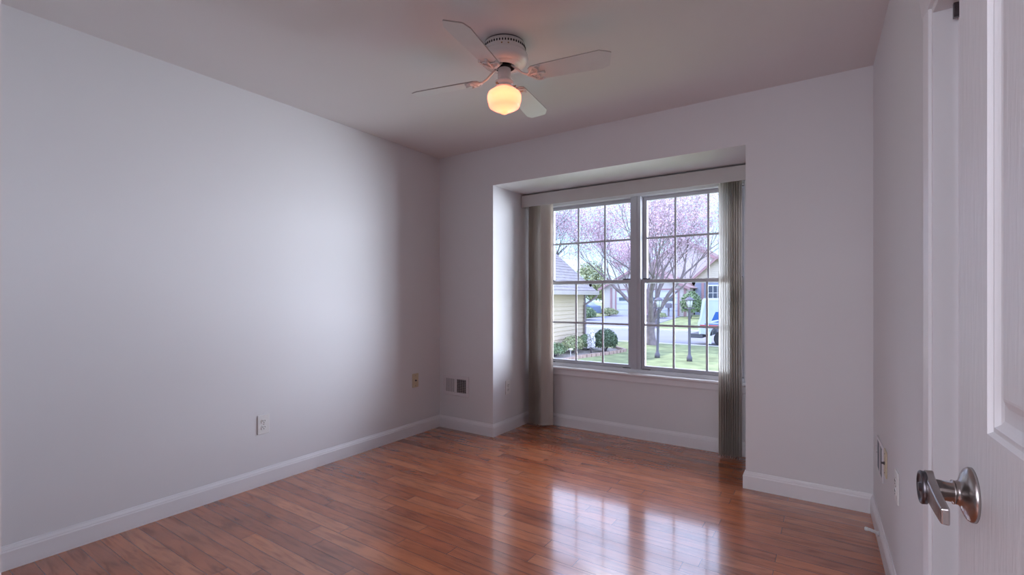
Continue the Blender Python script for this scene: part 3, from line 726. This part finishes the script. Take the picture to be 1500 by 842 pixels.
def leaf_quads(b, tips, n, size, jit, flat=False):
    for _ in range(n):
        c = random.choice(tips)+Vector((random.gauss(0, jit), random.gauss(0, jit), random.gauss(0, jit)))
        u = Vector((random.gauss(0, 1), random.gauss(0, 1), random.gauss(0, 1))).normalized(); v = u.orthogonal().normalized(); s = size*random.uniform(.6, 1.3)
        b.face([c-u*s, c+v*s*.6, c+u*s, c-v*s*.6])
def tree(loc, stems, label, height, n, size, bm_, lm, r0=.16, depth=4, up=.25, spread=.55, jit=.10, seed=1, L0=1.6, group=None):
    random.seed(seed)
    t = empty('flowering_tree', loc, label=label, cat='tree', group=group)
    b = MB(); tips = []
    b.tube([(0, 0, -.05), (-.03, 0, .25), (-.06, .0, height*.6), (-.04, 0, height)], [r0*1.35, r0*1.05, r0*.95, r0], 10, cap=False)
    for d in stems: grow(b, Vector((-.04, 0, height-.04)), Vector(d).normalized(), r0*.66, L0, depth, tips, 6, up, spread)
    b.build('trunk', M[bm_], t, recalc=False)
    q = MB(); leaf_quads(q, tips, n, size, jit); lo = q.build('blossom', M[lm], t, recalc=False); lo['kind'] = 'stuff'
    return t
tree((-3.21, 16.55, G), [(-.75, .1, 1.0), (.15, -.5, 1.2), (.75, .1, .95), (-.15, .6, 1.1), (.35, .3, 1.5)], 'pink blossoming street tree with a forked trunk standing at the near curb', .95, 25000, .040, 'bark', 'blossom', .17, 5, .30, .46, .20, 5, 2.25)
tree((-8.9, 16.7, G), [(-.6, .1, 1.0), (.5, -.4, 1.2), (.6, .4, 1.0), (-.2, .5, 1.2)], 'mauve budding tree with dark bare branches rising behind the beige house', 1.5, 11000, .036, 'bark_d', 'blossom_d', .15, 5, .3, .5, .18, 11, 2.1)
tree((-8.4, 28.5, G+.08), [(-.5, .2, 1.0), (.5, -.3, 1.1), (.1, .6, 1.2), (.3, .1, 1.4)], 'pale pink tree on the far side of the street in front of the garages', 1.7, 9000, .05, 'bark', 'blossom', .14, 5, .3, .5, .14, 23, 1.6)

def foliage(b, c, rad, n, size, shell=.75):
    for _ in range(n):
        u = Vector((random.gauss(0, 1), random.gauss(0, 1), random.gauss(0, 1))).normalized()
        if u.z < -.55: u.z *= .4
        k = random.uniform(shell, 1.04); p = Vector((c[0]+u.x*rad[0]*k, c[1]+u.y*rad[1]*k, c[2]+u.z*rad[2]*k))
        n_ = (u+Vector((random.gauss(0, .6), random.gauss(0, .6), random.gauss(0, .6)))).normalized(); a = n_.orthogonal().normalized(); a = Matrix.Rotation(random.uniform(0, 6.28), 3, n_)@a; d = n_.cross(a); s = size*random.uniform(.6, 1.3)
        b.face([p-a*s, p+d*s*.55, p+a*s, p-d*s*.55])
def shrub(loc, rad, label, m, n=1500, size=.035, name='shrub', core=True, cat='shrub', group=None, seed=3, lumps=None):
    random.seed(seed)
    t = empty(name, loc, label=label, cat=cat, group=group)
    b = MB()
    for (ox, oy, oz, k) in (lumps or [(0, 0, 0, 1)]):
        foliage(b, (ox, oy, rad[2]+oz), (rad[0]*k, rad[1]*k, rad[2]*k), int(n*k*k), size)
    f = b.build('foliage', M[m], t, recalc=False); f['kind'] = 'stuff'
    s = MB()
    for k in range(5):
        a = k*1.3; s.tube([(0, 0, -.02), (rad[0]*.25*math.cos(a), rad[1]*.25*math.sin(a), rad[2]*.6), (rad[0]*.55*math.cos(a), rad[1]*.55*math.sin(a), rad[2]*1.2)], [.02, .014, .006], 5)
    s.build('stem', M['bark_d'], t)
    return t
shrub((-3.80, 13.0, G), (.43, .43, .42), 'rounded dark green clipped shrub at the corner of the beige house', 'leaf_d', 4200, .04, seed=4)
shrub((-4.64, 13.35, G), (.35, .48, .30), 'low mid green shrub against the foot of the beige wall', 'leaf_m', 2200, .045, seed=5)
shrub((-4.62, 12.0, G), (.31, .6, .32), 'loose olive shrub in the bed, nearest the window', 'leaf_y', 1100, .04, seed=6)
shrub((-4.64, 10.75, G), (.32, .5, .24), 'sparse ground-hugging green plant at the front of the bed', 'leaf_m', 900, .035, seed=7)
shrub((-4.06, 12.33, G), (.15, .13, .42), 'slender white-flowering shrub between the wall and the round shrub', 'leaf_w', 500, .035, seed=8)
shrub((-13.4, 31.0, RISE(31)), (1.3, .8, .55), 'bushy green shrub across the street left of the driveway', 'leaf_m', 1600, .09, seed=9)
shrub((-12.9, 35.6, RISE(35.6)), (.9, .5, .35), 'low yellow green hedge in front of the white garage house', 'leaf_y', 1000, .08, seed=10)
shrub((-6.0, 35.3, RISE(35.3)), (.8, .7, 1.05), 'tall green shrub beside the blue-grey wall across the street', 'leaf_m', 1800, .09, seed=12)
shrub((-8.3, 34.5, RISE(34.5)), (.7, .5, .25), 'low green mound at the right edge of the driveway', 'leaf_y', 700, .07, seed=13)
t = shrub((-17.2, 41.6, RISE(41.6)), (1.7, 1.4, 2.5), 'yellow green bushy tree rising beyond the beige house roof', 'leaf_y', 2400, .13, name='bushy_tree', cat='tree', seed=14, lumps=[(0, 0, .1, 1), (.5, .3, -.5, .7), (-.6, 0, .3, .8)])

# ------------------------------------------------------------------ lamp posts
def lamp_post(loc, label, hgt, lean=0):
    t = empty('lamp_post', loc, label=label, cat='lamp post'); t.rotation_euler = (0, lean, 0)
    b = MB(); b.lathe([(.085, 0), (.085, .12), (.055, .18), (.042, .24), (.042, hgt-.42), (.06, hgt-.40), (.06, hgt-.37), (.03, hgt-.35)], 14); b.build('post', M['post'], t)
    b = MB(); b.lathe([(.07, hgt-.35), (.105, hgt-.14), (.10, hgt-.13)], 6); b.build('lantern_glass', M['lantern'], t)
    b = MB(); b.lathe([(.16, hgt-.13), (.15, hgt-.11), (.07, hgt-.05), (.02, hgt-.03), (.015, hgt), (.004, hgt+.01)], 6)
    for k in range(6):
        a = k*PI/3; b.tube([(.072*math.cos(a), .072*math.sin(a), hgt-.35), (.107*math.cos(a), .107*math.sin(a), hgt-.13)], .006, 4)
    b.box(-.16, .16, -.012, .012, hgt-.39, hgt-.36)
    b.build('lantern_cap', M['post'], t)
    return t
lamp_post((-1.75, 12.42, G), 'dark lamp post on the lawn just right of the forked tree trunk', 2.02, R(1.6))
lamp_post((-.665, 12.14, G), 'dark lamp post on the lawn nearer the delivery truck', 2.03)
# solar path light
t = empty('path_light', (-4.12, 10.84, G), label='small white path light on a thin stake in the planting bed', cat='garden light')
MB().lathe([(.010, -.02), (.010, .22)], 8).build('stake', M['ext_white'], t)
b = MB(); b.lathe([(.03, .22), (.04, .27), (.085, .275), (.08, .29), (.03, .31)], 14); b.build('lamp_head', M['ext_white'], t)
# mailbox and hydrant
t = empty('mailbox', (-8.0, 36.3, RISE(36.3)), label='dark mailbox on a post across the street beside the driveway', cat='mailbox')
box('post', (-.06, .06, -.06, .06, -.05, .75), M['brown'], t)
b = MB(); b.prism([(-.2, .75), (.2, .75), (.2, 1.0), (.13, 1.12), (-.13, 1.12), (-.2, 1.0)], 'y', -.3, .3); b.build('box', M['hyd'], t)
t = empty('fire_hydrant', (-6.1, 26.6, G), label='small grey hydrant beyond the far curb, left of the forked trunk', cat='hydrant')
MB().lathe([(.16, -.02), (.16, .06), (.11, .08), (.11, .5), (.14, .52), (.14, .56), (.09, .66), (.03, .70), (.02, .76)], 14).build('barrel', M['hyd'], t)
for s in (-1, 1): MB().lathe([(.06, .08), (.06, .2), (.07, .2), (.07, .23)], 10, mtx=Matrix.Translation((0, 0, .42))@Matrix.Rotation(s*PI/2, 4, 'Y')).build('nozzle', M['hyd'], t)

# ------------------------------------------------------------------ vehicles
def wheel(b, x, y, r, w):
    mt = Matrix.Translation((x, y, r))@Matrix.Rotation(PI/2, 4, 'X')
    b.lathe([(r*.55, -w/2), (r*.9, -w/2), (r, -w/2+.02), (r, w/2-.02), (r*.9, w/2), (r*.55, w/2)], 28, mtx=mt)
SZ = G-.08
tr = empty('delivery_truck', (-1.72, 17.95, SZ), label='white and pale blue postal delivery truck parked at the near curb', cat='delivery truck')
# rear end at local x=0, body runs to +x; side facing the house is local y=0
LT, WT = 4.4, 1.85
prof = [(.10, .52), (.02, .95), (.10, 1.20), (.20, 1.95), (.26, 2.0), (3.35, 2.0), (3.45, 1.94), (3.75, 1.22), (4.35, 1.10), (4.4, .95), (4.4, .50), (3.95, .46)]
def arch(cx, r, n=9, z=.46): return [(cx+r*math.cos(PI*i/n), z+r*math.sin(PI*i/n)) for i in range(n+1)]
full = prof+arch(3.55, .40)+[(2.9, .44)]+arch(.98, .40)[0:]+[(.5, .48)]
b = MB(); b.prism(full, 'y', 0, WT); b.build('body', M['truck_side'], tr, .02)
b = MB(); b.prism([(.03, .95), (.11, 1.20), (.205, 1.95), (.26, 2.03), (3.4, 2.03), (3.47, 1.94), (3.36, 1.93), (.32, 1.93), (.17, 1.18), (.10, .95), (.16, .52), (.08, .50)], 'y', -.02, WT+.02); b.build('roof_frame', M['truck'], tr, .008)
b = MB(); b.box(-.28, .22, -.02, WT+.02, .34, .52); b.build('rear_bumper', M['bumper'], tr, .02)
b = MB(); b.prism([(.55, 1.02), (1.6, 1.02), (1.6, 1.46), (.74, 1.46)], 'y', -.008, -.003); bb = b.build('side_emblem', M['truck_blue'], tr)
b = MB(); b.prism([(.58, 1.08), (1.4, 1.26), (1.6, 1.24), (1.6, 1.19), (1.2, 1.17), (.54, 1.0)], 'y', -.012, -.008); b.build('white_swoosh', M['truck'], bb)
b = MB(); b.box(.10, 4.3, -.010, -.003, .86, .905); b.build('red_stripe', M['truck_red'], tr)
b = MB(); b.box(.30, 4.3, -.010, -.003, .925, .955); b.build('blue_stripe', M['truck_blue'], tr)
b = MB(); b.prism([(2.6, 1.1), (3.5, 1.1), (3.28, 1.75), (2.6, 1.75)], 'y', -.012, -.004); b.build('side_window', M['win_dark'], tr)
for x in (.98, 3.55):
    for y in (.14, WT-.14):
        b = MB(); wheel(b, x, y, .33, .2); wo = b.build('wheel', M['tire'], tr)
        h = MB(); h.lathe([(.18, -.07), (.18, .07)], 20, mtx=Matrix.Translation((x, y, .33))@Matrix.Rotation(PI/2, 4, 'X')); h.build('hubcap', M['hub'], wo)
b = MB(); b.prism([(x, z) for x, z in arch(.98, .46)]+[(x, z) for x, z in arch(.98, .40)][::-1], 'y', -.03, .02); b.build('wheel_arch', M['bumper'], tr)
b = MB(); b.box(.45, .58, -.03, -.005, .12, .62); b.build('mud_flap', M['truck'], tr)
car = empty('parked_car', (-17.5, 33.2, RISE(33.2)+.02), label='blue car parked across the street just past the corner of the beige house', cat='car')
b = MB(); b.prism([(0, .35), (.02, .85), (.5, 1.0), (1.1, 1.05), (1.6, 1.5), (3.0, 1.52), (3.8, 1.05), (4.2, .95), (4.25, .35)], 'y', 0, 1.7); b.build('body', M['car'], car, .05)
b = MB(); b.prism([(1.25, 1.05), (1.68, 1.42), (2.95, 1.44), (3.6, 1.05)], 'y', -.01, 1.71); b.build('window_band', M['win_dark'], car)
for x in (.85, 3.4):
    for y in (.1, 1.6):
        b = MB(); wheel(b, x, y, .32, .2); b.build('wheel', M['tire'], car)
